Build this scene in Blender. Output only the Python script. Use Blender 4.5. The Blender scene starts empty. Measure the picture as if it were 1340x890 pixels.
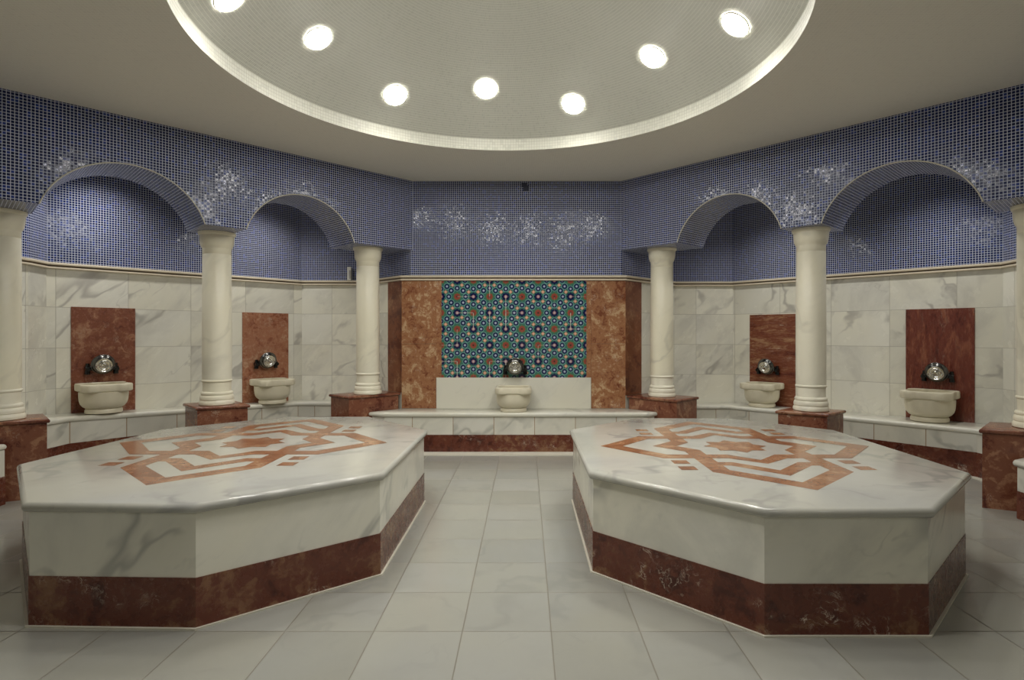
import bpy, bmesh, math, random
from mathutils import Vector, Matrix
random.seed(7)
PI = math.pi
sc = bpy.context.scene
col = sc.collection

# ------------------------------------------------------------------ camera
FPX, PX0, PY0, HC = 750.0, 688.0, 438.0, 1.33     # focal length in pixels of a 1340x890 frame, principal point, eye height
cam_d = bpy.data.cameras.new('camera'); cam = bpy.data.objects.new('camera', cam_d); col.objects.link(cam)
cam_d.sensor_fit = 'HORIZONTAL'; cam_d.sensor_width = 36.0
cam_d.lens = FPX / 1340 * 36.0
cam_d.shift_x = (670 - PX0) / 1340
cam_d.shift_y = (PY0 - 445) / 1340
cam_d.clip_start = 0.02
cam.location = (0, 0, HC); cam.rotation_euler = (PI / 2, 0, 0)
sc.camera = cam
def ray(px, py):                       # direction of a photo pixel, Y = 1
    return Vector(((px - PX0) / FPX, 1.0, -(py - PY0) / FPX))

# ------------------------------------------------------------------ node helpers
class NT:
    def __init__(s, name):
        s.m = bpy.data.materials.new(name); s.m.use_nodes = True
        s.t = s.m.node_tree; s.t.nodes.clear()
        s.out = s.t.nodes.new('ShaderNodeOutputMaterial')
        s.b = s.t.nodes.new('ShaderNodeBsdfPrincipled')
        s.t.links.new(s.b.outputs[0], s.out.inputs[0])
    def put(s, sock, v):
        if hasattr(v, 'is_output'): s.t.links.new(v, sock)
        elif isinstance(v, (int, float)):
            try: sock.default_value = v
            except Exception: sock.default_value = (v, v, v)
        else:
            v = tuple(v)
            n = len(sock.default_value)
            sock.default_value = v if len(v) == n else (v + (1.0,))[:n]
    def f(s, op, a, b=None, c=None):
        n = s.t.nodes.new('ShaderNodeMath'); n.operation = op
        for i, v in enumerate((a, b, c)):
            if v is not None: s.put(n.inputs[i], v)
        return n.outputs[0]
    def v(s, op, a, b=None, sc_=None):
        n = s.t.nodes.new('ShaderNodeVectorMath'); n.operation = op
        s.put(n.inputs[0], a)
        if b is not None: s.put(n.inputs[1], b)
        if sc_ is not None: s.put(n.inputs['Scale'], sc_)
        return n.outputs['Value'] if op in ('LENGTH', 'DOT_PRODUCT', 'DISTANCE') else n.outputs[0]
    def sep(s, v):
        n = s.t.nodes.new('ShaderNodeSeparateXYZ'); s.put(n.inputs[0], v); return n.outputs
    def comb(s, x, y, z=0.0):
        n = s.t.nodes.new('ShaderNodeCombineXYZ')
        for i, q in enumerate((x, y, z)): s.put(n.inputs[i], q)
        return n.outputs[0]
    def tc(s, k): return s._tc().outputs[k]
    def _tc(s):
        if not hasattr(s, '_t'): s._t = s.t.nodes.new('ShaderNodeTexCoord')
        return s._t
    def rnd(s):
        return s.t.nodes.new('ShaderNodeObjectInfo').outputs['Random']
    def noise(s, vec, scale, detail=5, rough=.55, dist=0.0, color=False):
        n = s.t.nodes.new('ShaderNodeTexNoise'); s.put(n.inputs['Vector'], vec)
        n.inputs['Scale'].default_value = scale; n.inputs['Detail'].default_value = detail
        n.inputs['Roughness'].default_value = rough; n.inputs['Distortion'].default_value = dist
        return n.outputs['Color' if color else 'Fac']
    def white(s, vec, color=False):
        n = s.t.nodes.new('ShaderNodeTexWhiteNoise'); n.noise_dimensions = '3D'; s.put(n.inputs['Vector'], vec)
        return n.outputs['Color' if color else 'Value']
    def voro(s, vec, scale, feature='F1', out='Distance'):
        n = s.t.nodes.new('ShaderNodeTexVoronoi'); n.feature = feature; s.put(n.inputs['Vector'], vec)
        n.inputs['Scale'].default_value = scale
        return n.outputs[out]
    def mix(s, fac, a, b):
        n = s.t.nodes.new('ShaderNodeMix'); n.data_type = 'RGBA'
        s.put(n.inputs[0], fac); s.put(n.inputs[6], a); s.put(n.inputs[7], b)
        return n.outputs[2]
    def sstep(s, x, lo, hi, a=0.0, b=1.0):
        n = s.t.nodes.new('ShaderNodeMapRange'); n.interpolation_type = 'SMOOTHSTEP'
        s.put(n.inputs[0], x)
        for i, q in enumerate((lo, hi, a, b)): n.inputs[i + 1].default_value = q
        return n.outputs[0]
    def ramp(s, x, stops):
        n = s.t.nodes.new('ShaderNodeValToRGB'); s.put(n.inputs[0], x)
        e = n.color_ramp.elements
        while len(e) < len(stops): e.new(.5)
        for q, (p, c) in zip(e, stops): q.position = p; q.color = tuple(c) + (1.0,)
        return n.outputs[0]
    def bump(s, h, strength, dist=.01, normal=None):
        n = s.t.nodes.new('ShaderNodeBump'); s.put(n.inputs['Height'], h)
        n.inputs['Strength'].default_value = strength; n.inputs['Distance'].default_value = dist
        if normal is not None: s.put(n.inputs['Normal'], normal)
        return n.outputs[0]
    def set(s, **k):
        for q, v in k.items(): s.put(s.b.inputs[q.replace('_', ' ')], v)
        return s.m
    # uv grid: joint mask, cell id
    def grid(s, sx, sy, px=0.0, py=0.0, joint=.004, soft=.001, bond=0.0):
        uv = s.sep(s.tc('UV'))
        v = s.f('DIVIDE', s.f('SUBTRACT', uv[1], py), sy); cv = s.f('FLOOR', v)
        u = s.f('DIVIDE', s.f('SUBTRACT', uv[0], px), sx)
        if bond: u = s.f('ADD', u, s.f('MULTIPLY', cv, bond))
        cu = s.f('FLOOR', u)
        fu = s.f('SUBTRACT', u, cu); fv = s.f('SUBTRACT', v, cv)
        du = s.f('MULTIPLY', s.f('MINIMUM', fu, s.f('SUBTRACT', 1.0, fu)), sx)
        dv = s.f('MULTIPLY', s.f('MINIMUM', fv, s.f('SUBTRACT', 1.0, fv)), sy)
        d = s.f('MINIMUM', du, dv)
        return s.sstep(d, joint / 2 - soft, joint / 2 + soft, 1.0, 0.0), s.comb(cu, cv, 3.0), fu, fv

def white_marble(name, g=None, base=(.58, .575, .50), vein=(.23, .23, .21), amount=1.0, rough=.16, jcol=(.30, .28, .22), scale=1.0, warm=.5):
    n = NT(name)
    p = n.v('ADD', n.tc('Object'), n.v('SCALE', (7.1, 3.3, 5.7), None, n.f('MULTIPLY', n.rnd(), 4.0)))
    j = None; tone = 0.5
    if g:
        j, cell, fu, fv = n.grid(*g)
        w = n.white(cell, True)
        p = n.v('ADD', p, n.v('SCALE', w, None, 6.0))
        tone = n.sep(w)[0]
    p = n.comb(n.f('MULTIPLY', n.v('DOT_PRODUCT', p, (.55, .45, .70)), .55 * scale), n.f('MULTIPLY', n.v('DOT_PRODUCT', p, (-.62, .78, .02)), 1.15 * scale), n.f('MULTIPLY', n.v('DOT_PRODUCT', p, (-.53, -.44, .72)), 1.5 * scale))
    cloud = n.noise(p, 1.7, 6, .62, .6)
    warp = n.v('ADD', p, n.v('SCALE', n.noise(p, 1.9, 3, .5, 0, True), None, .55))
    r1 = n.f('ABSOLUTE', n.f('SUBTRACT', n.noise(warp, 1.5, 3, .48, .2), .5))
    v1 = n.sstep(r1, .0, .04, 1.0, 0.0)
    m1 = n.sstep(n.noise(p, 1.3, 3), .46, .62)
    r2 = n.f('ABSOLUTE', n.f('SUBTRACT', n.noise(warp, 3.6, 3, .5, .2), .5))
    v2 = n.f('MULTIPLY', n.sstep(r2, 0, .03, 1, 0), n.sstep(n.noise(p, 2.7, 3), .55, .75))
    veins = n.f('MULTIPLY', n.f('MAXIMUM', n.f('MULTIPLY', v1, m1), n.f('MULTIPLY', v2, .55)), .75 * amount)
    soft = n.f('MULTIPLY', n.sstep(cloud, .44, .70), .62 * amount)
    c = n.mix(n.sstep(n.noise(p, .8, 3), .35, .7), tuple(b * q for b, q in zip(base, (1.0, .985, .93))), base)
    c = n.mix(soft, c, tuple(.45 * a + .55 * b for a, b in zip(base, vein)))
    c = n.mix(veins, c, vein)
    if g:
        tn = n.f('ADD', .90, n.f('MULTIPLY', tone, .16))
        c = n.mix(1.0, c, c); c = n.v('SCALE', c, None, tn)
        c = n.mix(j, c, jcol)
    r = n.f('ADD', rough, n.f('MULTIPLY', n.noise(p, 6, 3), .12))
    if g:
        r = n.f('ADD', r, n.f('MULTIPLY', j, .4))
        return n.set(Base_Color=c, Roughness=r, Normal=n.bump(n.f('SUBTRACT', 1.0, j), .25, .003))
    return n.set(Base_Color=c, Roughness=r)

def red_marble(name, dark=(.10, .022, .014), mid=(.20, .060, .034), light=(.34, .15, .085), flake=(.52, .42, .33), g=None, rough=.22, flakes=1.0, stretch=(1, 1, 1), scale=1.0, jcol=(.16, .10, .07)):
    n = NT(name)
    p = n.v('ADD', n.tc('Object'), n.v('SCALE', (5.1, 8.3, 3.7), None, n.f('MULTIPLY', n.rnd(), 5.0)))
    if g:
        j, cell, fu, fv = n.grid(*g)
        p = n.v('ADD', p, n.v('SCALE', n.white(cell, True), None, 5.0))
    p = n.v('MULTIPLY', p, tuple(scale * q for q in stretch))
    warp = n.v('ADD', p, n.v('SCALE', n.noise(p, 3.0, 4, .6, 0, True), None, .5))
    a = n.noise(warp, 3.0, 8, .70, .8)
    fine = n.noise(p, 22, 4, .6)
    midn = n.noise(warp, 9.0, 5, .65, .6)
    x = n.f('ADD', n.f('MULTIPLY', a, .62), n.f('ADD', n.f('MULTIPLY', midn, .25), n.f('MULTIPLY', fine, .13)))
    c = n.ramp(x, [(.415, dark), (.478, mid), (.522, mid), (.585, light)])
    r1 = n.f('ABSOLUTE', n.f('SUBTRACT', n.noise(warp, 5.0, 5, .65, 1.2), .5))
    v1 = n.f('MULTIPLY', n.sstep(r1, 0, .014, 1, 0), n.sstep(n.noise(p, 3.7, 3), .56, .70))
    r2 = n.f('ABSOLUTE', n.f('SUBTRACT', n.noise(warp, 11.0, 3, .6, .5), .5))
    v2 = n.f('MULTIPLY', n.sstep(r2, 0, .02, 1, 0), n.sstep(n.noise(p, 5.3, 3), .60, .72))
    c = n.mix(n.f('MULTIPLY', n.f('MAXIMUM', v1, v2), .7 * flakes), c, flake)
    if g: c = n.mix(j, c, jcol)
    return n.set(Base_Color=c, Roughness=n.f('ADD', rough, n.f('MULTIPLY', fine, .1)))

def mosaic(name, pitch, joint, cols, grout, rough=.12, jitter=.03, vary=.5):
    n = NT(name)
    j, cell, fu, fv = n.grid(pitch, pitch, .003, .004, joint, joint * .22)
    w = n.white(cell, True); ws = n.sep(w)
    big = n.noise(n.tc('Object'), 1.1, 3)
    c = n.mix(n.f('ADD', n.f('MULTIPLY', ws[0], vary), n.f('MULTIPLY', n.sstep(big, .3, .7), 1 - vary)), cols[0], cols[1])
    c = n.mix(n.f('GREATER_THAN', ws[1], .86), c, cols[2])
    c = n.mix(j, c, grout)
    geo = n.t.nodes.new('ShaderNodeNewGeometry').outputs['Normal']
    nv = n.v('NORMALIZE', n.v('ADD', geo, n.v('SCALE', n.v('SUBTRACT', n.white(n.v('ADD', cell, (11., 5., 2.)), True), (.5, .5, .5)), None, jitter)))
    nb = n.bump(n.f('SUBTRACT', 1.0, j), .25, .002, nv)
    return n.set(Base_Color=c, Roughness=n.f('ADD', rough, n.f('MULTIPLY', j, .55)), Normal=nb, Specular_IOR_Level=n.f('SUBTRACT', .28, n.f('MULTIPLY', j, .2)))

def simple(name, c, rough=.4, metal=0.0, nz=0.0, nscale=8.0):
    n = NT(name)
    cc = c
    if nz:
        x = n.noise(n.v('ADD', n.tc('Object'), n.v('SCALE', (3., 4., 5.), None, n.rnd())), nscale, 5, .6)
        cc = n.mix(x, tuple(q * (1 - nz) for q in c), tuple(min(1, q * (1 + nz)) for q in c))
    return n.set(Base_Color=cc, Roughness=rough, Metallic=metal)

def iznik(name, u0, v0, cellsize):
    n = NT(name)
    uv = n.sep(n.tc('UV'))
    U = n.f('ADD', n.f('DIVIDE', n.f('SUBTRACT', uv[0], u0), cellsize), 20.0)
    V = n.f('ADD', n.f('DIVIDE', n.f('SUBTRACT', uv[1], v0), cellsize), 20.0)
    u = n.f('PINGPONG', U, 1.0); v = n.f('PINGPONG', V, 1.0)
    fl = n.f('GREATER_THAN', n.f('ADD', u, v), 1.0)
    def sel(a, b): return n.f('ADD', n.f('MULTIPLY', fl, b), n.f('MULTIPLY', n.f('SUBTRACT', 1.0, fl), a))
    u2 = sel(u, n.f('SUBTRACT', 1.0, v)); v2 = sel(v, n.f('SUBTRACT', 1.0, u))
    a = n.f('MAXIMUM', u2, v2); b = n.f('MINIMUM', u2, v2)
    def dist(x, y): 
        dx = n.f('SUBTRACT', a, x); dy = n.f('SUBTRACT', b, y)
        return n.f('SQRT', n.f('ADD', n.f('MULTIPLY', dx, dx), n.f('MULTIPLY', dy, dy))), dx, dy
    def star(dx, dy):
        ax = n.f('ABSOLUTE', dx); ay = n.f('ABSOLUTE', dy)
        return n.f('MINIMUM', n.f('MAXIMUM', ax, ay), n.f('MULTIPLY', n.f('ADD', ax, ay), .7071))
    S = lambda d, r, w=.02: n.sstep(d, r - w, r + w, 1.0, 0.0)
    teal, turq, navy = (.042, .15, .12), (.15, .34, .31), (.007, .012, .060)
    lav, peach, red, pink = (.42, .45, .55), (.58, .28, .17), (.27, .06, .04), (.45, .24, .24)
    dred, _, _ = dist(0.0, 0.0)
    dnav, nx, ny = dist(1.0, 0.0)
    c = teal
    ring = n.f('ABSOLUTE', n.f('SUBTRACT', dred, .50)); c = n.mix(n.f('MULTIPLY', S(ring, .035), .8), c, turq)
    ring = n.f('ABSOLUTE', n.f('SUBTRACT', dnav, .36)); c = n.mix(n.f('MULTIPLY', S(ring, .03), .8), c, turq)
    dg = n.f('ABSOLUTE', n.f('SUBTRACT', a, b)); c = n.mix(n.f('MULTIPLY', S(dg, .025), .7), c, turq)
    for (x, y, r) in ((.37, .37, .165), (.52, 0.0, .155), (.64, .36, 0.0)):
        if r <= 0: continue
        d, _, _ = dist(x, y)
        c = n.mix(S(d, r + .035), c, turq); c = n.mix(S(d, r), c, navy); c = n.mix(S(d, .085), c, (.05, .09, .22)); c = n.mix(S(d, .06), c, lav)
    d, dx, dy = dist(.71, .29)
    dm = n.f('ADD', n.f('ABSOLUTE', dx), n.f('ABSOLUTE', dy))
    c = n.mix(S(dm, .125), c, peach); c = n.mix(S(d, .035), c, (.75, .62, .5))
    c = n.mix(S(star(nx, ny), .20), c, navy); c = n.mix(S(dnav, .095), c, pink); c = n.mix(S(dnav, .04), c, lav)
    ds = star(a, b)
    c = n.mix(S(ds, .22), c, (.07, .17, .08)); c = n.mix(S(ds, .16), c, red); c = n.mix(S(dred, .06), c, (.07, .03, .02))
    # white grout lines, with light reflections painted in, at some tile edges
    du = n.f('MINIMUM', u, n.f('SUBTRACT', 1.0, u)); dv = n.f('MINIMUM', v, n.f('SUBTRACT', 1.0, v))
    cu = n.f('ROUND', U); cv = n.f('ROUND', V)
    wn = n.white(n.comb(cu, n.f('FLOOR', V), 1.0)); wn2 = n.white(n.comb(n.f('FLOOR', U), cv, 7.0))
    g = n.f('MAXIMUM', n.f('MULTIPLY', S(du, .022, .01), n.sstep(wn, .6, 1.0)), n.f('MULTIPLY', S(dv, .022, .01), n.sstep(wn2, .7, 1.2)))
    c = n.mix(n.f('MULTIPLY', g, .8), c, (.62, .58, .48))
    var = n.f('ADD', .85, n.f('MULTIPLY', n.noise(n.comb(U, V, 0.0), 1.6, 3), .3))
    c = n.v('SCALE', c, None, var)
    return n.set(Base_Color=c, Roughness=.14)

M = {}
M['floor'] = white_marble('floor_marble', (.398, .385, -.284, 2.569, .006, .0015), (.335, .335, .305), (.23, .23, .215), .40, .14, (.185, .17, .135))
M['wall_marble'] = white_marble('wall_marble', (.60, .40, .13, .0, .004, .001), (.79, .78, .70), (.32, .30, .275), .85, .2, (.38, .36, .30))
M['slab_marble'] = white_marble('slab_marble', None, (.45, .445, .405), (.25, .25, .24), .8, .1)
M['bench_slab'] = white_marble('bench_slab_marble', None, (.68, .67, .60), (.36, .36, .33), .6, .14)
M['face_marble'] = white_marble('face_marble', None, (.73, .72, .645), (.34, .34, .31), .95, .16, scale=1.0)
M['bench_marble'] = white_marble('bench_marble', (.46, 3.0, .1, -1.0, .007, .0015), (.68, .67, .60), (.32, .32, .285), .8, .18, (.30, .19, .09))
M['cream'] = simple('cream_limestone', (.70, .65, .50), .36, 0, .10, 5)
M['column'] = white_marble('column_marble', None, (.82, .785, .65), (.42, .40, .33), .45, .3)
M['red'] = red_marble('red_marble', (.10, .022, .014), (.21, .068, .036), (.36, .175, .10), (.56, .45, .34), None, .22, 1.2, scale=1.2)
M['red_tan'] = red_marble('tan_red_marble', (.21, .062, .03), (.34, .145, .08), (.47, .28, .175), (.62, .52, .42), None, .22, 1.0, scale=1.3)
M['red_banded'] = red_marble('banded_red_marble', (.11, .022, .013), (.20, .06, .03), (.36, .19, .10), (.58, .48, .38), None, .22, 1.3, (.5, .5, 2.0), 1.1)
M['red_streaked'] = red_marble('streaked_red_marble', (.085, .015, .010), (.16, .036, .021), (.26, .085, .045), (.5, .4, .3), None, .22, 1.0, (2.2, 2.2, .6), 1.2)
M['plinth_red'] = red_marble('plinth_marble', (.10, .024, .014), (.20, .072, .039), (.33, .165, .092), (.5, .4, .3), None, .2, 1.0, scale=1.4)
M['red_band'] = red_marble('red_band_marble', dark=(.062, .012, .006), mid=(.125, .033, .017), light=(.21, .10, .05), flake=(.62, .52, .42), flakes=1.35)
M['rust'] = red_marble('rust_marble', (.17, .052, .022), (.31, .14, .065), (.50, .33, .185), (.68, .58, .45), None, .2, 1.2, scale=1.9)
M['rust_shaded'] = red_marble('rust_shaded_marble', (.10, .024, .012), (.19, .062, .026), (.31, .15, .075), (.48, .38, .28), None, .25, .8)  # darker rust: shade of the side-facing return slabs put into the colour
M['inlay'] = red_marble('inlay_marble', (.19, .070, .032), (.28, .128, .063), (.38, .225, .125), (.56, .44, .32), None, .14, .4)
M['blue'] = mosaic('blue_mosaic', .0235, .0042, ((.005, .009, .042), (.011, .025, .130), (.020, .043, .22)), (.60, .635, .76), .13, .044)
M['dome'] = mosaic('dome_mosaic', .024, .0035, ((.41, .41, .36), (.44, .44, .385), (.39, .39, .34)), (.57, .57, .50), .5, .01)
M['band'] = mosaic('band_mosaic', .026, .003, ((.44, .435, .37), (.48, .475, .405), (.41, .405, .345)), (.34, .335, .285), .35, .01)
M['ceiling'] = mosaic('ceiling_mosaic', .024, .0035, ((.71, .69, .62), (.73, .71, .635), (.70, .68, .61)), (.78, .76, .69), .55, .01)
M['rail'] = simple('cream_rail', (.66, .58, .45), .35, 0, .08, 6)
M['rail_groove'] = simple('shaded_groove', (.13, .09, .05), .6)
M['grout'] = simple('pale_grout', (.60, .57, .48), .7, 0, .12, 9)
M['chrome'] = simple('polished_steel', (.78, .78, .76), .14, 1.0)
M['dark_chrome'] = simple('dark_chrome', (.05, .05, .05), .2, 1.0)
M['steel_reflection'] = simple('steel_dark_reflection', (.13, .13, .125), .22, 1.0)  # bowl sides: dark reflections put into the steel's colour
M['dark_patch'] = simple('dark_patch', (.02, .024, .055), .5)
M['plastic'] = simple('white_plastic', (.72, .71, .66), .4)
M['plastic_grey'] = simple('grey_plastic', (.34, .32, .30), .5)
M['shadow_gap'] = simple('drain_metal', (.30, .29, .26), .4, .6)
M['tile'] = iznik('iznik_tile', -.817, 1.783, .193)
LAMP = 58.0; SPOT = 11.0; COVE = 40.0; REAR = 24.0; LCOL = (1.0, .975, .92)
n = NT('lamp_glass'); n.set(Base_Color=(.9, .9, .85), Emission_Color=LCOL, Emission_Strength=LAMP); M['lamp'] = n.m
M['ring'] = simple('lamp_ring', (.45, .42, .34), .4, .3)

# ------------------------------------------------------------------ mesh builder
class MB:
    def __init__(s): s.v = []; s.f = []; s.uv = []; s.smooth = []
    def face(s, pts, uv=None, smooth=False):
        i = len(s.v); s.v += [Vector(p) for p in pts]
        s.f.append(tuple(range(i, i + len(pts)))); s.uv.append(uv); s.smooth.append(smooth)
    def grid(s, rows, closed=False, uvf=None, smooth=True, flip=False):
        R = len(rows); Cn = len(rows[0]); base = len(s.v)
        for r in rows: s.v += [Vector(p) for p in r]
        for r in range(R - 1):
            for c in range(Cn if closed else Cn - 1):
                c2 = (c + 1) % Cn
                q = [base + r * Cn + c, base + r * Cn + c2, base + (r + 1) * Cn + c2, base + (r + 1) * Cn + c]
                uv = [uvf(r, c), uvf(r, c + 1), uvf(r + 1, c + 1), uvf(r + 1, c)] if uvf else None
                if flip: q.reverse(); uv = uv[::-1] if uv else None
                s.f.append(tuple(q)); s.uv.append(uv); s.smooth.append(smooth)
    def prism(s, poly, z0, z1, bottom=True):       # poly counter-clockwise; z0/z1 numbers or per-vertex lists
        k = len(poly)
        Z0 = z0 if isinstance(z0, (list, tuple)) else [z0] * k
        Z1 = z1 if isinstance(z1, (list, tuple)) else [z1] * k
        lo = [(p[0], p[1], z) for p, z in zip(poly, Z0)]; hi = [(p[0], p[1], z) for p, z in zip(poly, Z1)]
        s.face(hi)
        if bottom: s.face(lo[::-1])
        for i in range(k):
            j = (i + 1) % k
            s.face([lo[i], lo[j], hi[j], hi[i]])
    def box(s, x0, x1, y0, y1, z0, z1): s.prism([(x0, y0), (x1, y0), (x1, y1), (x0, y1)], z0, z1)
    def slab(s, poly, z0, z1, r=.02, n=5):         # slab with a rounded nose; z may be per-vertex lists
        k = len(poly)
        Z0 = z0 if isinstance(z0, (list, tuple)) else [z0] * k
        Z1 = z1 if isinstance(z1, (list, tuple)) else [z1] * k
        rows = []
        for i in range(n + 1):
            a = -PI / 2 + PI * i / n
            o = offset(poly, -r * (1 - math.cos(a)))
            rows.append([(p[0], p[1], (zb + zt) / 2 + (zt - zb) / 2 * math.sin(a)) for p, zb, zt in zip(o, Z0, Z1)])
        s.grid(rows, True)
        s.face(rows[-1]); s.face(rows[0][::-1])
    def lathe(s, prof, seg=48, cx=0, cy=0, z=0, cap=True, uvr=None):
        rows = [[(cx + r * math.cos(2 * PI * i / seg), cy + r * math.sin(2 * PI * i / seg), z + h) for i in range(seg)] for r, h in prof]
        s.grid(rows, True)
        if cap:
            if prof[0][0] > 1e-4: s.face(rows[0][::-1])
            if prof[-1][0] > 1e-4: s.face(rows[-1])
    def tube(s, pts, r, seg=12, cap=True):
        pts = [Vector(p) for p in pts]; rs = r if isinstance(r, (list, tuple)) else [r] * len(pts)
        rows = []
        for i, p in enumerate(pts):
            d = (pts[min(i + 1, len(pts) - 1)] - pts[max(i - 1, 0)]).normalized()
            a = d.cross(Vector((0, 0, 1)) if abs(d.z) < .9 else Vector((1, 0, 0))).normalized(); b = d.cross(a)
            rows.append([p + (a * math.cos(2 * PI * k / seg) + b * math.sin(2 * PI * k / seg)) * rs[i] for k in range(seg)])
        s.grid(rows, True, flip=False)
        if cap: s.face(rows[0][::-1]); s.face(rows[-1])
    def xform(s, mat):
        s.v = [mat @ p for p in s.v]; return s
    def build(s, name, mat, parent=None, world=True, sharp=None, bevel=0.0):
        off = Vector((0, 0, 0))
        if parent is not None and world:
            q = parent
            while q is not None: off += q.location; q = q.parent
        me = bpy.data.meshes.new(name)
        me.from_pydata([tuple(p - off) for p in s.v], [], s.f)
        ul = me.uv_layers.new(name='uv')
        for pi, poly in enumerate(me.polygons):
            poly.use_smooth = s.smooth[pi]
            uv = s.uv[pi]
            if uv is None:
                pts = [s.v[i] for i in s.f[pi]]
                nrm = Vector((0, 0, 0))
                for i in range(len(pts)):
                    a, b = pts[i], pts[(i + 1) % len(pts)]
                    nrm += Vector(((a.y - b.y) * (a.z + b.z), (a.z - b.z) * (a.x + b.x), (a.x - b.x) * (a.y + b.y)))
                if nrm.length > 0: nrm.normalize()
                if abs(nrm.z) > .75: uv = [(p.x, p.y) for p in pts]
                else:
                    t = Vector((0, 0, 1)).cross(nrm).normalized()
                    uv = [(p.dot(t), p.z) for p in pts]
            for li, w in zip(poly.loop_indices, uv): ul.data[li].uv = w
        bm = bmesh.new(); bm.from_mesh(me)
        bmesh.ops.remove_doubles(bm, verts=bm.verts, dist=1e-5)
        bm.to_mesh(me); bm.free()
        if sharp is not None and hasattr(me, 'set_sharp_from_angle'): me.set_sharp_from_angle(angle=sharp)
        elif any(s.smooth) and hasattr(me, 'set_sharp_from_angle'): me.set_sharp_from_angle(angle=math.radians(40))
        me.materials.append(M[mat] if isinstance(mat, str) else mat)
        o = bpy.data.objects.new(name, me); col.objects.link(o)
        if parent is not None: o.parent = parent
        if bevel:
            b = o.modifiers.new('bevel', 'BEVEL'); b.width = bevel; b.segments = 2; b.limit_method = 'ANGLE'
        return o

def offset(poly, d):                      # miter offset, outward for d > 0 on a counter-clockwise polygon
    if abs(d) < 1e-9: return [tuple(p[:2]) for p in poly]
    out = []; k = len(poly)
    for i in range(k):
        a, b, c = Vector(poly[i - 1][:2]), Vector(poly[i][:2]), Vector(poly[(i + 1) % k][:2])
        d1 = (b - a).normalized(); d2 = (c - b).normalized()
        n1 = Vector((d1.y, -d1.x)); n2 = Vector((d2.y, -d2.x))
        m = n1 + n2; den = 1 + n1.dot(n2)
        out.append(tuple(b + m * (d / max(den, .35))))
    return out
def ccw(poly):
    A = sum(poly[i - 1][0] * poly[i][1] - poly[i][0] * poly[i - 1][1] for i in range(len(poly)))
    return poly if A > 0 else poly[::-1]
def offset_path(path, d):                 # open path; positive d = to its right
    out = []
    for i, p in enumerate(path):
        p = Vector(p[:2])
        ns = []
        if i > 0: q = (p - Vector(path[i - 1][:2])).normalized(); ns.append(Vector((q.y, -q.x)))
        if i < len(path) - 1: q = (Vector(path[i + 1][:2]) - p).normalized(); ns.append(Vector((q.y, -q.x)))
        if len(ns) == 1: out.append(tuple(p + ns[0] * d))
        else: out.append(tuple(p + (ns[0] + ns[1]) * (d / (1 + ns[0].dot(ns[1])))))
    return out
def thing(name, label, cat, loc=(0, 0, 0), rz=0.0, group=None):
    o = bpy.data.objects.new(name, None); col.objects.link(o); o.location = loc; o.rotation_euler = (0, 0, rz)
    o.empty_display_size = .1
    o['label'] = label; o['category'] = cat
    if group: o['group'] = group
    return o
def tag(o, label, cat, group=None):
    o['label'] = label; o['category'] = cat
    if group: o['group'] = group
    return o
def struct(o): o['kind'] = 'structure'; return o

# ------------------------------------------------------------------ plan of the room
ZC = 3.163; ZR0, ZR1 = 1.974, 2.031; ZS = 2.34
YB = 6.84
C1L, C2L = (-2.92, 7.48), (-4.655, 5.565)
C1R, C2R = (2.762, 7.636), (4.649, 5.583)
YN = -2.6
pathL = [(-4.60, YN), (-4.60, 5.30), C2L, C1L, (-2.10, 7.48)]
pathB = [(-2.12, 7.484), (-1.476, YB), (1.187, YB), (1.98, 7.633)]
pathR = [(1.96, 7.636), C1R, C2R, (4.60, 5.30), (4.60, YN)]
def wall(name, path, z0, z1, mat, parent=None, thick=.18):
    # inner face on the right-hand side of the path direction... the room lies to the right
    m = MB(); outer = offset_path(path, -thick)
    for i in range(len(path) - 1):
        a, b = path[i], path[i + 1]; c, d = outer[i], outer[i + 1]
        m.face([(b[0], b[1], z0), (a[0], a[1], z0), (a[0], a[1], z1), (b[0], b[1], z1)][::-1][::-1])
        m.face([(c[0], c[1], z0), (d[0], d[1], z0), (d[0], d[1], z1), (c[0], c[1], z1)])
        m.face([(a[0], a[1], z1), (c[0], c[1], z1), (d[0], d[1], z1), (b[0], b[1], z1)])
        m.face([(a[0], a[1], z0), (b[0], b[1], z0), (d[0], d[1], z0), (c[0], c[1], z0)])
    for p, q, fl in ((path[0], outer[0], 0), (path[-1], outer[-1], 1)):
        F = [(p[0], p[1], z0), (q[0], q[1], z0), (q[0], q[1], z1), (p[0], p[1], z1)]
        m.face(F if not fl else F[::-1])
    return m.build(name, mat, parent)
pathBu = [(-2.02, 7.486), (-1.37, YB), (1.145, YB), (1.94, 7.637)]
wl = struct(wall('wall_left', pathL, 2.0, ZC, 'blue')); struct(wall('marble_cladding', pathL, 0, 2.0, 'wall_marble', wl))
wr = struct(wall('wall_right', pathR, 2.0, ZC, 'blue')); struct(wall('marble_cladding', pathR, 0, 2.0, 'wall_marble', wr))
wb = struct(wall('wall_back', pathBu, 2.0, ZC, 'blue')); struct(wall('marble_cladding', pathB, 0, 2.0, 'wall_marble', wb))
wf = struct(wall('wall_front', [(4.6, YN), (-4.6, YN)], 2.0, ZC, 'blue')); struct(wall('marble_cladding', [(4.6, YN), (-4.6, YN)], 0, 2.0, 'wall_marble', wf))
# a small dark patch of missing mosaic under the ceiling
m = MB(); m.prism([(-.03, YB - .003), (.04, YB - .003), (.04, YB - .0005), (-.03, YB - .0005)], 3.04, 3.11); m.prism([(-.05, YB - .004), (.02, YB - .004), (.02, YB - .0005), (-.05, YB - .0005)], 3.085, 3.14)
struct(m.build('missing_mosaic', 'dark_patch', wb))
# floor
m = MB(); m.box(-5.4, 5.4, -3.2, 8.4, -.15, 0.0); struct(m.build('floor', 'floor'))

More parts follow.
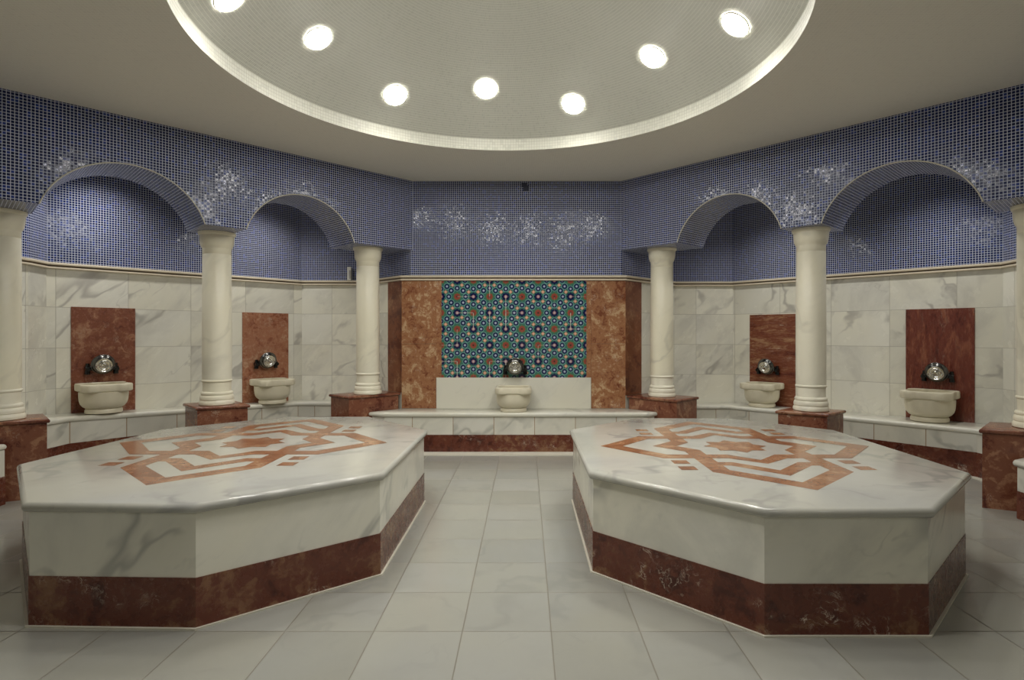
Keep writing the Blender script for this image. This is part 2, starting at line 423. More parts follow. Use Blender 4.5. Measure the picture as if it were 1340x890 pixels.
# dado rail: two cream beads and a groove between, its shade painted in brown
def rail(name, path):
    prof = [(.000, ZR1 + .004), (.030, ZR1 + .004), (.038, ZR1 - .004), (.038, ZR1 - .016), (.030, ZR1 - .022), (.012, ZR1 - .022)]
    prof2 = [(.012, ZR0 + .020), (.026, ZR0 + .020), (.032, ZR0 + .014), (.032, ZR0 + .004), (.026, ZR0), (.0, ZR0)]
    m = MB()
    for pr in (prof, prof2):
        rows = [[(x, y, z) for x, y in offset_path(path, o)] for o, z in pr]
        for r in range(len(rows) - 1):
            for i in range(len(path) - 1):
                m.face([rows[r][i], rows[r + 1][i], rows[r + 1][i + 1], rows[r][i + 1]])
    o = struct(m.build(name, 'rail'))
    g = MB()
    pr = [(x, y) for x, y in offset_path(path, .014)]
    for i in range(len(path) - 1):
        a, b = pr[i], pr[i + 1]
        g.face([(a[0], a[1], ZR1 - .022), (a[0], a[1], ZR0 + .02), (b[0], b[1], ZR0 + .02), (b[0], b[1], ZR1 - .022)])
    struct(g.build('groove', 'rail_groove', o))
rail('trim_1', pathL); rail('trim_2', pathB); rail('trim_3', pathR)

# ------------------------------------------------------------------ arcades
TS = (.76, 1.89, 2.25, 3.41); TE = 3.86; RISE = .425; TH = .56
def arcade(name, org, d, nrm, side):
    d = Vector(d).normalized(); nrm = Vector(nrm).normalized()
    def bot(t):
        for a, b in ((TS[0], TS[1]), (TS[2], TS[3])):
            if a < t < b:
                h = (b - a) / 2; R = (h * h + RISE * RISE) / (2 * RISE)
                return ZS + math.sqrt(max(0, R * R - (t - (a + b) / 2) ** 2)) - (R - RISE)
        return ZS
    ts = [-.02]
    for a, b in ((TS[0], TS[1]), (TS[2], TS[3])):
        ts += [a + (b - a) * (1 - math.cos(PI * i / 40)) / 2 for i in range(41)]
    ts += [TE]
    P = lambda t, s, z: (org[0] + d.x * t + nrm.x * s, org[1] + d.y * t + nrm.y * s, z)
    m = MB(); L = 0.0
    for i in range(len(ts) - 1):
        a, b = ts[i], ts[i + 1]
        za, zb = bot(a), bot(b)
        F = [P(a, 0, za), P(b, 0, zb), P(b, 0, ZC), P(a, 0, ZC)]; U = [(a, za), (b, zb), (b, ZC), (a, ZC)]
        Bk = [P(a, TH, za), P(a, TH, ZC), P(b, TH, ZC), P(b, TH, zb)]; UB = [(a, za), (a, ZC), (b, ZC), (b, zb)]
        dl = math.hypot(b - a, zb - za)
        Sf = [P(a, 0, za), P(a, TH, za), P(b, TH, zb), P(b, 0, zb)]; US = [(L, 0), (L, TH), (L + dl, TH), (L + dl, 0)]
        L += dl
        for f_, u_ in ((F, U), (Bk, UB), (Sf, US)):
            if side > 0: f_ = f_[::-1]; u_ = u_[::-1]
            m.face(f_[::-1], u_[::-1])
    ed = MB()
    for k in (0, 2):
        a, b = TS[k], TS[k + 1]
        ed.tube([P(t_, -.001, bot(t_) if 0 < i_ < 40 else ZS) for i_, t_ in enumerate(a + (b - a) * (1 - math.cos(PI * q / 40)) / 2 for q in range(41))], .0055, 8)
    # beyond the last visible column the upper wall turns and runs on towards the viewer
    e = P(TE, 0, 0); sx = -1 if side < 0 else 1
    x0, x1 = sorted((e[0], sx * 4.62))
    m.box(x0, x1, YN, e[1], ZS, ZC)
    o = struct(m.build(name, 'blue')); struct(ed.build('arch_edging', 'grout', o)); return o
OL, DL, NL = (-1.35, YB), (-.703, -.711), (-.711, .703)
OR_, DR, NR = (1.14, YB), (.685, -.728), (.728, .685)
arcade('wall_arcade_left', OL, DL, NL, -1)
arcade('wall_arcade_right', OR_, DR, NR, 1)

# ------------------------------------------------------------------ ceiling and dome
DC = Vector((-.19, 3.806)); RD = 1.898; ZB = 3.277; RDo = 1.898; ZS0 = ZB - RDo / math.tan(math.radians(40))
m = MB(); N = 160
def rect_hit(a):
    dx, dy = math.cos(a), math.sin(a); x0, x1, y0, y1 = -5.4, 5.4, -3.2, 8.4
    t = min(((x1 if dx > 0 else x0) - DC.x) / dx if abs(dx) > 1e-9 else 9e9, ((y1 if dy > 0 else y0) - DC.y) / dy if abs(dy) > 1e-9 else 9e9)
    return (DC.x + dx * t, DC.y + dy * t)
for i in range(N):
    a, b = 2 * PI * i / N, 2 * PI * (i + 1) / N
    pa, pb = (DC.x + RD * math.cos(a), DC.y + RD * math.sin(a)), (DC.x + RD * math.cos(b), DC.y + RD * math.sin(b))
    qa, qb = rect_hit(a), rect_hit(b)
    m.face([(*pa, ZC), (*pb, ZC), (*qb, ZC), (*qa, ZC)])
    m.face([(*qa, ZC + .3), (*qb, ZC + .3), (*pb, ZC + .3), (*pa, ZC + .3)])
ceil_ = struct(m.build('ceiling', 'ceiling'))
m = MB()
rows = []
for r, z in ((RD, ZC), (RD, ZB)):
    rows.append([(DC.x + r * math.cos(2 * PI * i / N), DC.y + r * math.sin(2 * PI * i / N), z) for i in range(N)])
vv = [0, ZB - ZC, ZB - ZC + .02]
m.grid(rows, True, lambda r, c: (2 * PI * RD * c / N, vv[r]), flip=True)
m.smooth = [True] * len(m.f)
struct(m.build('rim_band', 'band', ceil_))
SPH = Vector((DC.x, DC.y, ZS0)); RS = math.hypot(RDo, ZB - ZS0)
a0 = math.asin((ZB - ZS0) / RS); rows = []; K = 48
for k in range(K + 1):
    a = a0 + (PI / 2 - a0) * k / K
    rows.append([(SPH.x + RS * math.cos(a) * math.cos(2 * PI * i / N), SPH.y + RS * math.cos(a) * math.sin(2 * PI * i / N), SPH.z + RS * math.sin(a)) for i in range(N)])
m = MB()
m.grid(rows, True, lambda r, c: (2 * PI * RS * c / N, RS * r * (PI / 2 - a0) / K), flip=True)
struct(m.build('dome', 'dome', ceil_))

def on_dome(px, py):
    d = ray(px, py); o = Vector((0, 0, HC)) - SPH
    A = d.dot(d); B = 2 * o.dot(d); Cc = o.dot(o) - RS * RS
    t = (-B + math.sqrt(B * B - 4 * A * Cc)) / (2 * A)
    return Vector((0, 0, HC)) + d * t
lights = [(299, -3, 'round lit dome light cut off by the top edge at upper left'),
          (416, 49.5, 'round lit dome light high on the left, second from the left edge of the dome'),
          (517, 124, 'round lit dome light low in the dome, third from the left'),
          (636, 116, 'round lit dome light nearest the middle of the dome above the tile panel'),
          (750, 136, 'lowest round lit dome light, just right of the dome middle'),
          (854, 74, 'round lit dome light on the right, second from the right rim'),
          (963, 31, 'large round lit dome light highest on the right side of the dome')]
for px, py, lab in lights:
    p = on_dome(px, py); nrm = (SPH - p).normalized()
    R = nrm.to_track_quat('Z', 'Y').to_matrix().to_4x4()
    t = thing('dome_light', lab, 'ceiling light', p, 0, 'round glass lights in the dome')
    t.rotation_euler = R.to_euler()
    m = MB(); m.lathe([(.0965, .007), (.096, .012), (.087, .018), (.068, .024), (.037, .028), (.001, .030)], 40)
    m.build('lamp_glass', 'lamp', t, world=False)
    m = MB(); m.lathe([(.0968, .0065), (.106, .0065), (.106, .014), (.102, .017), (.0968, .014)], 40, cap=False)
    m.build('ring', 'ring', t, world=False)
    # each fitting throws its light down into the room; an unseen mirrored spot is added in the near half above the frame
    for k_ in (0, 1):
        q = p if k_ == 0 else Vector((2 * SPH.x - p.x, 2 * SPH.y - p.y, p.z))
        nq = (SPH - q).normalized()
        ld = bpy.data.lights.new('dome_lamp', 'SPOT'); ld.energy = SPOT; ld.color = LCOL
        ld.shadow_soft_size = .10; ld.spot_size = math.radians(150); ld.spot_blend = 1.0
        lo = bpy.data.objects.new('dome_lamp', ld); col.objects.link(lo); lo.location = q + nq * .06
        aim = Vector((0, 0, -1))
        lo.rotation_euler = aim.to_track_quat('-Z', 'Y').to_euler()
# unseen lamps of the near half: some placed from wall glints, others added for light
def dome_z(x, y): return SPH.z + math.sqrt(RS * RS - (x - SPH.x) ** 2 - (y - SPH.y) ** 2)
for x_, y_ in ((-.66, 2.22), (.06, 2.16), (.76, 2.30), (-1.35, 2.75), (1.25, 2.85), (-1.0, 3.5), (.9, 3.5)):
    q = Vector((x_, y_, dome_z(x_, y_))); nq = (SPH - q).normalized()
    ld = bpy.data.lights.new('unseen_dome_lamp', 'AREA'); ld.shape = 'DISK'; ld.size = .19; ld.color = LCOL
    ld.energy = LAMP * PI * PI * .095 ** 2
    lo = bpy.data.objects.new('unseen_dome_lamp', ld); col.objects.link(lo); lo.location = q + nq * .03
    lo.rotation_euler = nq.to_track_quat('-Z', 'Y').to_euler()
# recessed downlights in the alcove ceilings behind the arches
for org, d, nn in ((OL, DL, NL), (OR_, DR, NR)):
    d = Vector(d).normalized(); nn = Vector(nn).normalized()
    for t_ in (1.25, 2.85):
        ld = bpy.data.lights.new('alcove_lamp', 'SPOT'); ld.energy = COVE; ld.color = LCOL
        ld.shadow_soft_size = .07; ld.spot_size = math.radians(128); ld.spot_blend = 1.0
        lo = bpy.data.objects.new('alcove_lamp', ld); col.objects.link(lo)
        lo.location = (org[0] + d.x * t_ + nn.x * 1.0, org[1] + d.y * t_ + nn.y * 1.0, ZC - .03)

# fill spots added unseen behind the viewer to brighten the near faces
for x_, y_ in ((-2.3, -.9), (0.0, -1.3), (2.2, -.9)):
    ld = bpy.data.lights.new('rear_fill_lamp', 'SPOT'); ld.energy = REAR; ld.color = LCOL
    ld.shadow_soft_size = .10; ld.spot_size = math.radians(165); ld.spot_blend = .8
    lo = bpy.data.objects.new('rear_fill_lamp', ld); col.objects.link(lo); lo.location = (x_, y_, ZC - .04)

# ------------------------------------------------------------------ platforms
PL = [(-.782, 4.567), (-1.449, 5.327), (-2.22, 5.327), (-2.92, 4.64), (-2.985, 3.36), (-2.275, 2.585), (-1.481, 2.562), (-.779, 3.158)]
PR = [(.350, 3.198), (1.041, 2.500), (1.785, 2.500), (2.453, 3.153), (2.468, 4.575), (1.86, 5.215), (1.005, 5.235), (.352, 4.60)]
def strip_mesh(m, pts, w, z):            # a mitred band of width w along an open/closed line
    pass
def inlay(m, cx, cy, sx, sy, z):
    T = lambda x, y, k=0: (cx + x * sx, cy + y * sy, z + .00025 * k)
    k = [0]
    def poly(pts): 
        pts = ccw(pts)
        m.face([T(x, y, k[0]) for x, y in pts])
    def band(outer, inner):
        for i in range(len(outer) - 1):
            poly([outer[i], outer[i + 1], inner[i + 1], inner[i]])
    W0, W1 = .28, .39                    # side bands of the long lozenge
    H0, H1 = .275, .385
    for sy_ in (1, -1):
        # long lozenge: pointed end
        k[0] = 0
        band([(-W1, .18 * sy_), (-W1, .735 * sy_), (0, 1.106 * sy_), (W1, .735 * sy_), (W1, .18 * sy_)],
             [(-W0, .13 * sy_), (-W0, .69 * sy_), (0, .955 * sy_), (W0, .69 * sy_), (W0, .13 * sy_)])
        # nested chevron
        k[0] = 1
        band([(-W0, .58 * sy_), (-.235, .58 * sy_), (0, .82 * sy_), (.235, .58 * sy_), (W0, .58 * sy_)],
             [(-W0, .49 * sy_), (-.195, .49 * sy_), (0, .695 * sy_), (.195, .49 * sy_), (W0, .49 * sy_)])
        # wide lozenge: band with its inner point
        k[0] = 2
        band([(-.58, H1 * sy_), (-.18, H1 * sy_), (0, .535 * sy_), (.18, H1 * sy_), (.58, H1 * sy_)],
             [(-.53, H0 * sy_), (-.15, H0 * sy_), (0, .43 * sy_), (.15, H0 * sy_), (.53, H0 * sy_)])
        for sx_ in (1, -1):
            for y0, y1 in ((.44, .535), (.60, .69)):
                poly([(.455 * sx_, y0 * sy_), (.55 * sx_, y0 * sy_), (.55 * sx_, y1 * sy_), (.455 * sx_, y1 * sy_)])
    k[0] = 3
    for sx_ in (1, -1):
        band([(.58 * sx_, .385), (.915 * sx_, 0), (.58 * sx_, -.385)], [(.53 * sx_, .275), (.765 * sx_, 0), (.53 * sx_, -.275)])
        band([(W1 * sx_, .18), (.56 * sx_, 0), (W1 * sx_, -.18)], [(W0 * sx_, .13), (.40 * sx_, 0), (W0 * sx_, -.13)])
    st = [(r * math.cos(a), r * math.sin(a)) for i in range(16) for r, a in [((.215 if i % 2 == 0 else .158), PI * i / 8)]]
    m.face([T(x, y, k[0]) for x, y in st])
def platform(poly, label, ic, isc):
    poly = ccw(poly); c = (sum(p[0] for p in poly) / 8, sum(p[1] for p in poly) / 8, 0)
    t = thing('marble_platform', label, 'platform', c)
    zt, zb = .570, .525
    m = MB(); m.slab(poly, zb, zt, .022, 8); m.build('top_slab', 'slab_marble', t, sharp=math.radians(50))
    body = offset(poly, -.028)
    m = MB(); m.prism(body, .231, zb + .002); m.build('marble_facing', 'face_marble', t)
    m = MB(); m.prism(offset(body, .004), .0, .231); m.build('base_band', 'red_band', t)
    m = MB(); m.prism(offset(body, .016), .0, .008); m.build('grout_bead', 'grout', t)
    m = MB(); inlay(m, ic[0], ic[1], isc, isc, zt + .0003); m.build('inlay', 'inlay', t)
    # thin vertical corner joints
    return t
platform(PL, 'white octagonal marble platform with red base left of the central aisle', (-1.915, 4.03), 1.03)
platform(PR, 'white octagonal marble platform with red base right of the central aisle', (1.425, 3.905), 1.0)

# ------------------------------------------------------------------ plinths and columns
def lerp(a, b, t): return (a[0] + (b[0] - a[0]) * t, a[1] + (b[1] - a[1]) * t)
def plinth(poly, zt, label):
    poly = ccw(poly); c = (sum(p[0] for p in poly) / len(poly), sum(p[1] for p in poly) / len(poly), 0)
    t = thing('column_plinth', label, 'plinth', c, 0, 'red marble plinths under the columns')
    m = MB(); m.slab(poly, zt - .032, zt, .012, 6); m.build('cap_slab', 'plinth_red', t, sharp=math.radians(50))
    m = MB(); m.prism(offset(poly, -.018), 0.0, zt - .031); m.build('pedestal', 'plinth_red', t)
ZPL, ZPR = .640, .605
plinth([(-1.976, 6.381), (-1.492, 6.832), (-1.80, 7.13), (-2.29, 6.66)], ZPL, 'red marble plinth on the left, joined to the rust marble of the back wall')
plinth([(-3.125, 5.425), (-2.723, 5.668), (-3.052, 6.012), (-3.454, 5.769)], ZPL, 'red marble plinth standing behind the left platform between two wall basins')
plinth([(-4.36, 4.40), (-3.885, 4.683), (-4.227, 5.024), (-4.58, 4.78)], ZPL, 'tall red marble plinth at the left edge of the photo')
plinth([(1.682, 6.36), (2.025, 6.70), (1.53, 7.155), (1.205, 6.832)], ZPR, 'red marble plinth on the right, joined to the rust marble of the back wall')
plinth([(2.389, 5.492), (2.765, 5.233), (3.084, 5.515), (2.708, 5.774)], ZPR, 'red marble plinth standing behind the right platform between two wall basins')
plinth([(3.478, 4.401), (4.02, 4.12), (4.50, 4.50), (3.863, 4.78)], ZPR, 'tall red marble plinth at the right edge of the photo')
def column(x, y, z0, label, s=1.0):
    t = thing('column', label, 'column', (x, y, z0), 0, 'cream marble columns of the arcades')
    H = ZS - z0
    m = MB(); m.lathe([(.150 * s, 0), (.158 * s, .006), (.159 * s, .020), (.156 * s, .036), (.149 * s, .046), (.147 * s, .050), (.152 * s, .055), (.152 * s, .075), (.146 * s, .092),
                       (.139 * s, .098), (.143 * s, .103), (.144 * s, .118), (.138 * s, .128), (.129 * s, .132), (.127 * s, .14), (.128 * s, .222), (.134 * s, .226), (.138 * s, .233), (.138 * s, .239), (.134 * s, .246), (.130 * s, .249)], 56)
    m.build('base', 'column', t, world=False)
    m = MB(); m.lathe([(.131 * s, .247), (.132 * s, .3), (.132 * s, .8), (.129 * s, H - .222), (.1265 * s, H - .219)], 56)
    m.build('shaft', 'column', t, world=False)
    m = MB(); m.lathe([(.1265 * s, H - .219), (.129 * s, H - .216), (.129 * s, H - .17), (.131 * s, H - .158), (.139 * s, H - .146), (.148 * s, H - .12), (.153 * s, H - .085), (.155 * s, H - .05), (.156 * s, H - .034), (.162 * s, H - .030), (.168 * s, H - .020), (.169 * s, H - .002), (.16 * s, H)], 56)
    m.build('capital', 'column', t, world=False)
column(-1.845, 6.70, ZPL, 'cream round column on the left, nearest the back wall')
column(-3.065, 5.69, ZPL, 'cream round column on the left, second from the back wall')
column(-4.27, 4.66, ZPL, 'cream round column cut off by the left edge of the photo')
column(1.605, 6.76, ZPR, 'cream round column on the right, nearest the back wall')
column(2.737, 5.50, ZPR, 'cream round column on the right, second from the back wall')
column(3.98, 4.45, ZPR, 'cream round column cut off by the right edge of the photo')

# ------------------------------------------------------------------ benches
def bench(label, top, zt, front, ztop_band, slabt=.05, kind_mat='bench_marble', lip=.022):
    """top: slab polygon, zt per-vertex heights; front: polygon of the body below"""
    top = top; c = (sum(p[0] for p in top) / len(top), sum(p[1] for p in top) / len(top), 0)
    t = thing('marble_bench', label, 'bench', c, 0, 'white marble wall benches')
    A = sum(top[i - 1][0] * top[i][1] - top[i][0] * top[i - 1][1] for i in range(len(top)))
    if A < 0: top = top[::-1]; zt = zt[::-1]
    m = MB(); m.slab(top, [z - slabt for z in zt], zt, .018, 6); m.build('seat_slab', 'bench_slab', t, sharp=math.radians(50))
    body = [p for p in top]
    body = offset(top, -lip)
    m = MB(); m.prism(body, ztop_band, [z - slabt + .001 for z in zt]); m.build('front_facing', kind_mat, t)
    m = MB(); m.prism(offset(body, .003), 0.0, ztop_band); m.build('base_band', 'red_band', t)
    return t
bench('white marble bench below the patterned tile panel on the back wall',
      [(-1.79, 6.53), (-1.60, 6.445), (1.36, 6.445), (1.50, 6.53), (1.20, 6.838), (-1.475, 6.838)], [.45] * 6, None, .20)
bench('long white marble bench bending along the left alcove wall',
      [(-4.295, 5.02), (-4.30, 5.41), (-2.85, 7.19), (-2.16, 7.19)] + offset_path([(-4.60, 5.06), (-4.60, 5.30), C2L, C1L, (-2.40, 7.48)], .0135)[::-1],
      [.56, .555, .485, .482, .482, .482, .555, .558, .56], None, .30)
bench('long white marble bench bending along the right alcove wall',
      [(4.17, 4.83), (4.17, 5.32), (2.561, 7.21), (1.96, 7.21)] + offset_path([(2.28, 7.636), C1R, C2R, (4.60, 5.30), (4.60, 4.85)], .0135),
      [.46, .455, .44, .438, .43, .43, .45, .455, .46], None, .235)
bench('short end of a white marble bench in front of the left edge plinth',
      [(-4.075, 4.50), (-4.065, 2.2), (-4.59, 2.2), (-4.59, 4.24), (-4.37, 4.375)], [.475] * 5, None, .22, lip=.007)
bench('short end of a white marble bench in front of the right edge plinth',
      [(3.535, 4.16), (3.70, 4.25), (4.05, 4.05), (4.59, 4.05), (4.59, 2.2), (3.54, 2.2)], [.425] * 6, None, .20)
# pale kerb strips lying on the floor at the foot of the benches
def kerb(name, path, w):
    a = path; b = offset_path(path, w); m = MB()
    m.prism(ccw(list(a) + list(b)[::-1]), 0.0, .009)
    return struct(m.build(name, 'grout'))
kerb('trim_4', [(-1.5, 6.49), (1.32, 6.49)], .20)
kerb('trim_5', [(4.19, 4.80), (4.19, 5.32), (2.57, 7.21)], -.06)
kerb('trim_6', [(-4.30, 5.00), (-4.30, 5.42), (-2.85, 7.19)], .06)

# ------------------------------------------------------------------ cladding on the walls
def on_path(a, b, s, off=0.0):            # point at distance s from a towards b, off into the room (right of a->b)
    a, b = Vector(a), Vector(b); d = (b - a).normalized(); nn = Vector((d.y, -d.x))
    return a + d * s + nn * off
def wall_slab(m, a, b, s0, s1, z0, z1, th):
    p0, p1 = on_path(a, b, s0, .0008), on_path(a, b, s1, .0008); q0, q1 = on_path(a, b, s0, th), on_path(a, b, s1, th)
    m.prism(ccw([tuple(p0), tuple(p1), tuple(q1), tuple(q0)]), z0, z1)
LenL = (Vector(C1L) - Vector(C2L)).length; LenR = (Vector(C2R) - Vector(C1R)).length
def panel(a, b, s0, s1, z0, z1, label, mat='red'):
    m = MB(); wall_slab(m, a, b, s0, s1, z0, z1, .012)
    o = m.build('marble_splashback', mat); c = on_path(a, b, (s0 + s1) / 2)
    off = Vector((c.x, c.y, z0)); o.data.transform(Matrix.Translation(-off)); o.location = off
    tag(o, label, 'splashback', 'red marble panels behind the basins')
panel(C2L, C1L, .0731 * LenL, .2828 * LenL, .46, 1.608, 'red marble wall panel behind the nearer left basin', 'red')
panel(C2L, C1L, .7087 * LenL, .9275 * LenL, .40, 1.600, 'orange red marble wall panel behind the farther left basin', 'red_tan')
panel(C1R, C2R, .0845 * LenR, .2917 * LenR, .37, 1.585, 'banded red marble wall panel partly hidden by the right column', 'red_banded')
panel(C1R, C2R, .7096 * LenR, .9216 * LenR, .38, 1.600, 'dark red marble wall panel behind the nearer right basin', 'red_streaked')
# back wall: tile panel, splashback, rust pilasters
m = MB(); m.box(-1.002, .722, YB - .012, YB - .0008, .82, ZR0 - .001); o = m.build('tile_panel', 'tile')
tag(o, 'blue green patterned tile panel with red stars on the back wall', 'tile panel')
m = MB(); m.box(-1.062, .775, YB - .03, YB - .0008, .4515, .8195); o = m.build('marble_splashback', 'bench_slab')
tag(o, 'white marble slab behind the middle basin below the patterned tiles', 'splashback')
def pilaster(xc, xo, strip, ret, zr, label):
    t = thing('marble_pilaster', label, 'pilaster', ((xc + xo) / 2, YB, .449), 0, 'rust marble pilasters beside the tiles')
    x0, x1 = sorted((xc, xo)); s0, s1 = sorted(strip)
    zj = 1.33 - 12 * YB / FPX
    m = MB(); m.box(x0, x1, YB - .010, YB - .0008, 0.4515, zj - .001); m.box(x0, x1, YB - .010, YB - .0008, zj + .001, ZR0 - .001); m.build('front_slab', 'rust', t)
    m = MB(); m.box(s0, s1, YB - .016, YB - .0008, .82, ZR0 - .001); m.build('edge_strip', 'rust', t)
    m = MB(); wall_slab(m, ret[0], ret[1], ret[2], ret[3], zr, ZR0 - .001, .010); m.build('return_slab', 'rust_shaded', t)
LB = (Vector(pathB[1]) - Vector(pathB[0])).length; LBr = (Vector(pathB[3]) - Vector(pathB[2])).length
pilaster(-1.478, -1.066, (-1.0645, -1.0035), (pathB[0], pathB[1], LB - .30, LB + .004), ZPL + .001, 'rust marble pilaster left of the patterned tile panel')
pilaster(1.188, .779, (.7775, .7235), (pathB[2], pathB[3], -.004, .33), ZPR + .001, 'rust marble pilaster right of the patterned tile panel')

# ------------------------------------------------------------------ basins, taps and bowls
def rim_outline(a, ear, k=96):
    out = []
    for i in range(k):
        th = 2 * PI * i / k; c, s_ = math.cos(th), math.sin(th)
        q = abs(th % (PI / 2) - PI / 4)           # 0 at the corners
        w = 1 / (1 + math.exp((q - .40) / .03))    # ear mask
        sq = a / max(abs(c), abs(s_)); sq = min(sq, ear)
        side = (a - .014) / max(abs(c), abs(s_)); side = min(side, ear - .02)
        r = side * (1 - w) + sq * w
        out.append((r * c, r * s_))
    return out
def basin(x, y, z, rz, s, label):
    t = thing('marble_basin', label, 'basin', (x, y, z), rz, 'carved cream marble basins')
    m = MB(); m.lathe([(.150 * s, 0), (.156 * s, .004), (.156 * s, .030 * s), (.148 * s, .044 * s), (.13 * s, .05 * s)], 48); m.build('foot', 'cream', t, world=False)
    out = [(.125, .044), (.150, .050), (.172, .066), (.190, .090), (.199, .120), (.203, .16), (.204, .21)]
    inn = [(.184, .284), (.178, .22), (.170, .15), (.145, .10), (.09, .078), (.001, .074)]
    m = MB(); m.lathe([(r * s, h * s) for r, h in out], 56, cap=False); m.lathe([(r * s, h * s) for r, h in inn], 56, cap=False); m.face([(.125 * s * math.cos(2 * PI * i / 56), .125 * s * math.sin(2 * PI * i / 56), .044 * s) for i in range(56)][::-1])
    m.build('bowl', 'cream', t, world=False)
    o = rim_outline(.212, .262); k = len(o)
    rows = []
    def ringp(fn, h): rows.append([(p[0] * s * fn, p[1] * s * fn, h * s) for p in o])
    rows.append([(.200 * s * math.cos(2 * PI * i / k), .200 * s * math.sin(2 * PI * i / k), .205 * s) for i in range(k)])
    ringp(.93, .214); ringp(.99, .222); ringp(1.0, .230); ringp(1.0, .276); ringp(.985, .286); ringp(.96, .289)
    rows.append([(.188 * s * math.cos(2 * PI * i / k), .188 * s * math.sin(2 * PI * i / k), .289 * s) for i in range(k)])
    rows.append([(.182 * s * math.cos(2 * PI * i / k), .182 * s * math.sin(2 * PI * i / k), .280 * s) for i in range(k)])
    m = MB(); m.grid(rows, True); m.build('rim', 'cream', t, world=False)
def tap(x, y, z, rz, label, blabel, tilt=.25):
    """local: wall plane at y=0, -y points into the room"""
    t = thing('basin_tap', label, 'tap', (x, y, z), rz, 'dark chrome wall taps above the basins')
    m = MB(); m.tube([(-.085, -.035, -.02), (.085, -.035, -.02)], .021, 16)
    for sx in (-1, 1):
        m.tube([(.075 * sx, -.002, -.02), (.075 * sx, -.035, -.02)], .017, 14); m.tube([(.075 * sx, -.001, -.02), (.075 * sx, -.009, -.02)], .03, 18)
    m.build('tap_body', 'dark_chrome', t, world=False)
    for sx in (-1, 1):
        m = MB()
        m.tube([(.08 * sx, -.035, -.02), (.136 * sx, -.037, -.034)], [.02, .028], 14)
        m.tube([(.120 * sx, -.037, -.086), (.116 * sx, -.037, .024)], [.025, .017], 12); m.tube([(.122 * sx, -.080, -.036), (.122 * sx, -.004, -.036)], [.021, .015], 12)
        m.build('handle', 'dark_chrome', t, world=False)
    m = MB(); m.tube([(0, -.035, -.03), (0, -.042, -.05), (0, -.046, -.066), (0, -.046, -.084)], [.013, .012, .011, .011], 14); m.build('spout', 'dark_chrome', t, world=False)
    # metal washing bowl hung bottom-outward over the tap
    b = thing('hanging_bowl', blabel, 'bowl', (x, y, z), rz, 'steel washing bowls hung on the taps')
    prof = [(.104, -.004), (.112, .0), (.113, .003), (.108, .006), (.106, .010), (.101, .022), (.092, .034), (.083, .041), (.077, .044), (.070, .043), (.066, .039), (.062, .0385), (.057, .043), (.050, .045), (.046, .042), (.040, .038), (.030, .037), (.026, .040), (.024, .047), (.018, .052), (.010, .051), (.001, .050)]
    Rm = Matrix.Translation((0, -.092, .014)) @ Matrix.Rotation(tilt, 4, 'X') @ Matrix.Rotation(PI / 2, 4, 'X')
    m = MB(); m.lathe([(r * .92, h) for r, h in prof[:9]], 48, cap=False); m.xform(Rm); m.build('bowl_side', 'steel_reflection', b, world=False)
    m = MB(); m.lathe([(r * .92, h) for r, h in prof[8:]], 48, cap=False); m.xform(Rm); m.build('bowl_bottom', 'chrome', b, world=False)
def wall_place(a, b, px):                # where the view ray of a column of the photo meets a wall line, as a distance along it
    a, b = Vector(a), Vector(b); d = (b - a).normalized(); k = (px - PX0) / FPX
    s = (k * a.y - a.x) / (d.x - k * d.y); return s
def set_on_wall(a, b, px, z_b, z_t, s, off, names, px_t=None):
    d = (Vector(b) - Vector(a)).normalized(); rz = math.atan2(d.y, d.x)
    # find the point `off` in front of the wall on the same view ray
    nn = Vector((d.y, -d.x)); a2 = Vector(a) + nn * off; b2 = Vector(b) + nn * off
    p = on_path(a2, b2, wall_place(a2, b2, px)); basin(p.x, p.y, z_b, rz, s, names[0])
    px_t = px_t or px
    a3 = Vector(a) + nn * .09; b3 = Vector(b) + nn * .09
    p = on_path(a3, b3, wall_place(a3, b3, px_t)) - nn * (.09 - .013)
    tap(p.x, p.y, z_t, rz, names[1], names[2])
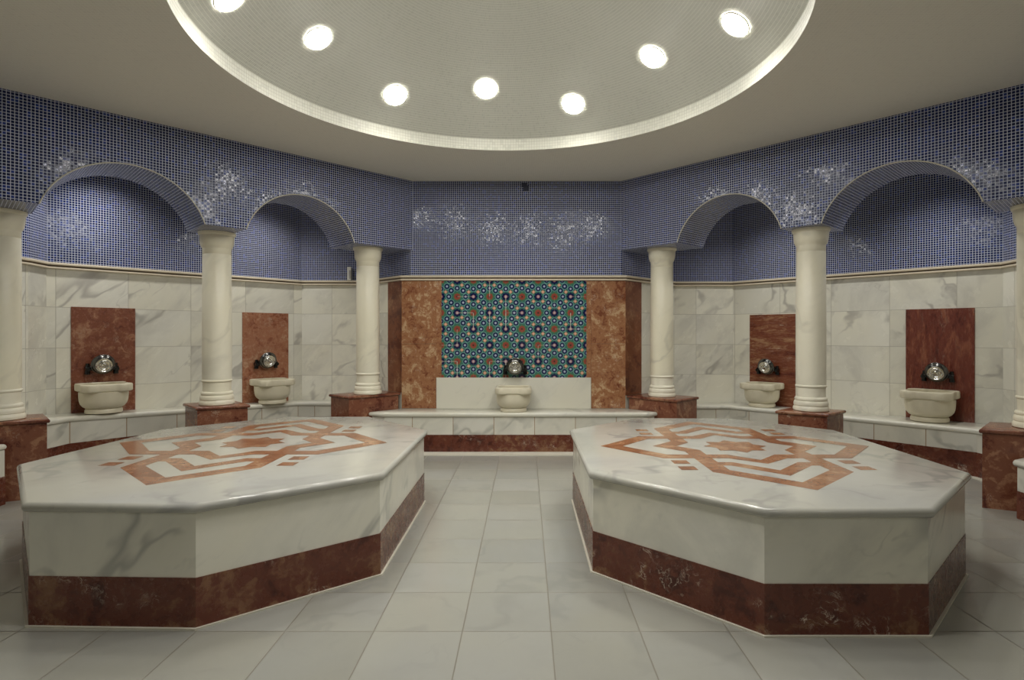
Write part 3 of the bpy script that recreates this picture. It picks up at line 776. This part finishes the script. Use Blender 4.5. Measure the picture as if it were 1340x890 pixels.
set_on_wall(C2L, C1L, 136, .556, 1.015, 1.0, .232, ('cream marble basin on the left bench, nearer the viewer', 'dark tap with two handles above the nearer left basin', 'steel bowl hanging on the tap above the nearer left basin'), 134.5)
set_on_wall(C2L, C1L, 356.5, .5025, 1.00, 1.0, .232, ('cream marble basin on the left bench between the two columns', 'dark tap with two handles above the left basin between two columns', 'steel bowl hanging on the tap above the left basin between two columns'), 350)
set_on_wall((-1.476, YB), (1.187, YB), 672, .4508, .945, .97, .235, ('cream marble basin on the back bench before the patterned tiles', 'dark tap at the lower edge of the patterned tile panel', 'steel bowl hanging before the patterned tile panel'), 674)
set_on_wall(C1R, C2R, 997, .4425, .915, 1.0, .235, ('cream marble basin on the right bench between the two columns', 'dark tap with two handles above the right basin between two columns', 'steel bowl hanging on the tap above the right basin between two columns'), 1003)
set_on_wall(C1R, C2R, 1216.5, .456, .93, 1.06, .245, ('cream marble basin on the right bench, nearer the viewer', 'dark tap with two handles above the nearer right basin', 'steel bowl hanging on the tap above the nearer right basin'), 1226)

# narrow white upright block on the dado ledge
p = Vector(((457.5 - PX0) / FPX * 7.46, 7.455))
t = thing('ledge_block', 'narrow white upright block standing on the dado ledge left of a column', 'block', (p.x, p.y, ZR1 + .004))
m = MB(); m.box(-.026, .026, -.022, .022, 0, .175); m.build('housing', 'plastic', t, world=False, bevel=.004)
m = MB(); m.box(.004, .02, -.024, -.020, .02, .13); m.build('front_strip', 'plastic_grey', t, world=False)

# ------------------------------------------------------------------ world and colour
w = bpy.data.worlds.new('world'); sc.world = w; w.use_nodes = True
w.node_tree.nodes['Background'].inputs[0].default_value = (0, 0, 0, 1)
sc.view_settings.view_transform = 'Standard'
try: sc.view_settings.look = 'None'
except Exception: pass
sc.view_settings.gamma = 1.0; sc.view_settings.exposure = 0.60
sc.view_settings.use_curve_mapping = False
sc.cycles.use_denoising = True
sc.cycles.max_bounces = 10; sc.cycles.diffuse_bounces = 6; sc.cycles.glossy_bounces = 4
sc.cycles.sample_clamp_indirect = 6.0
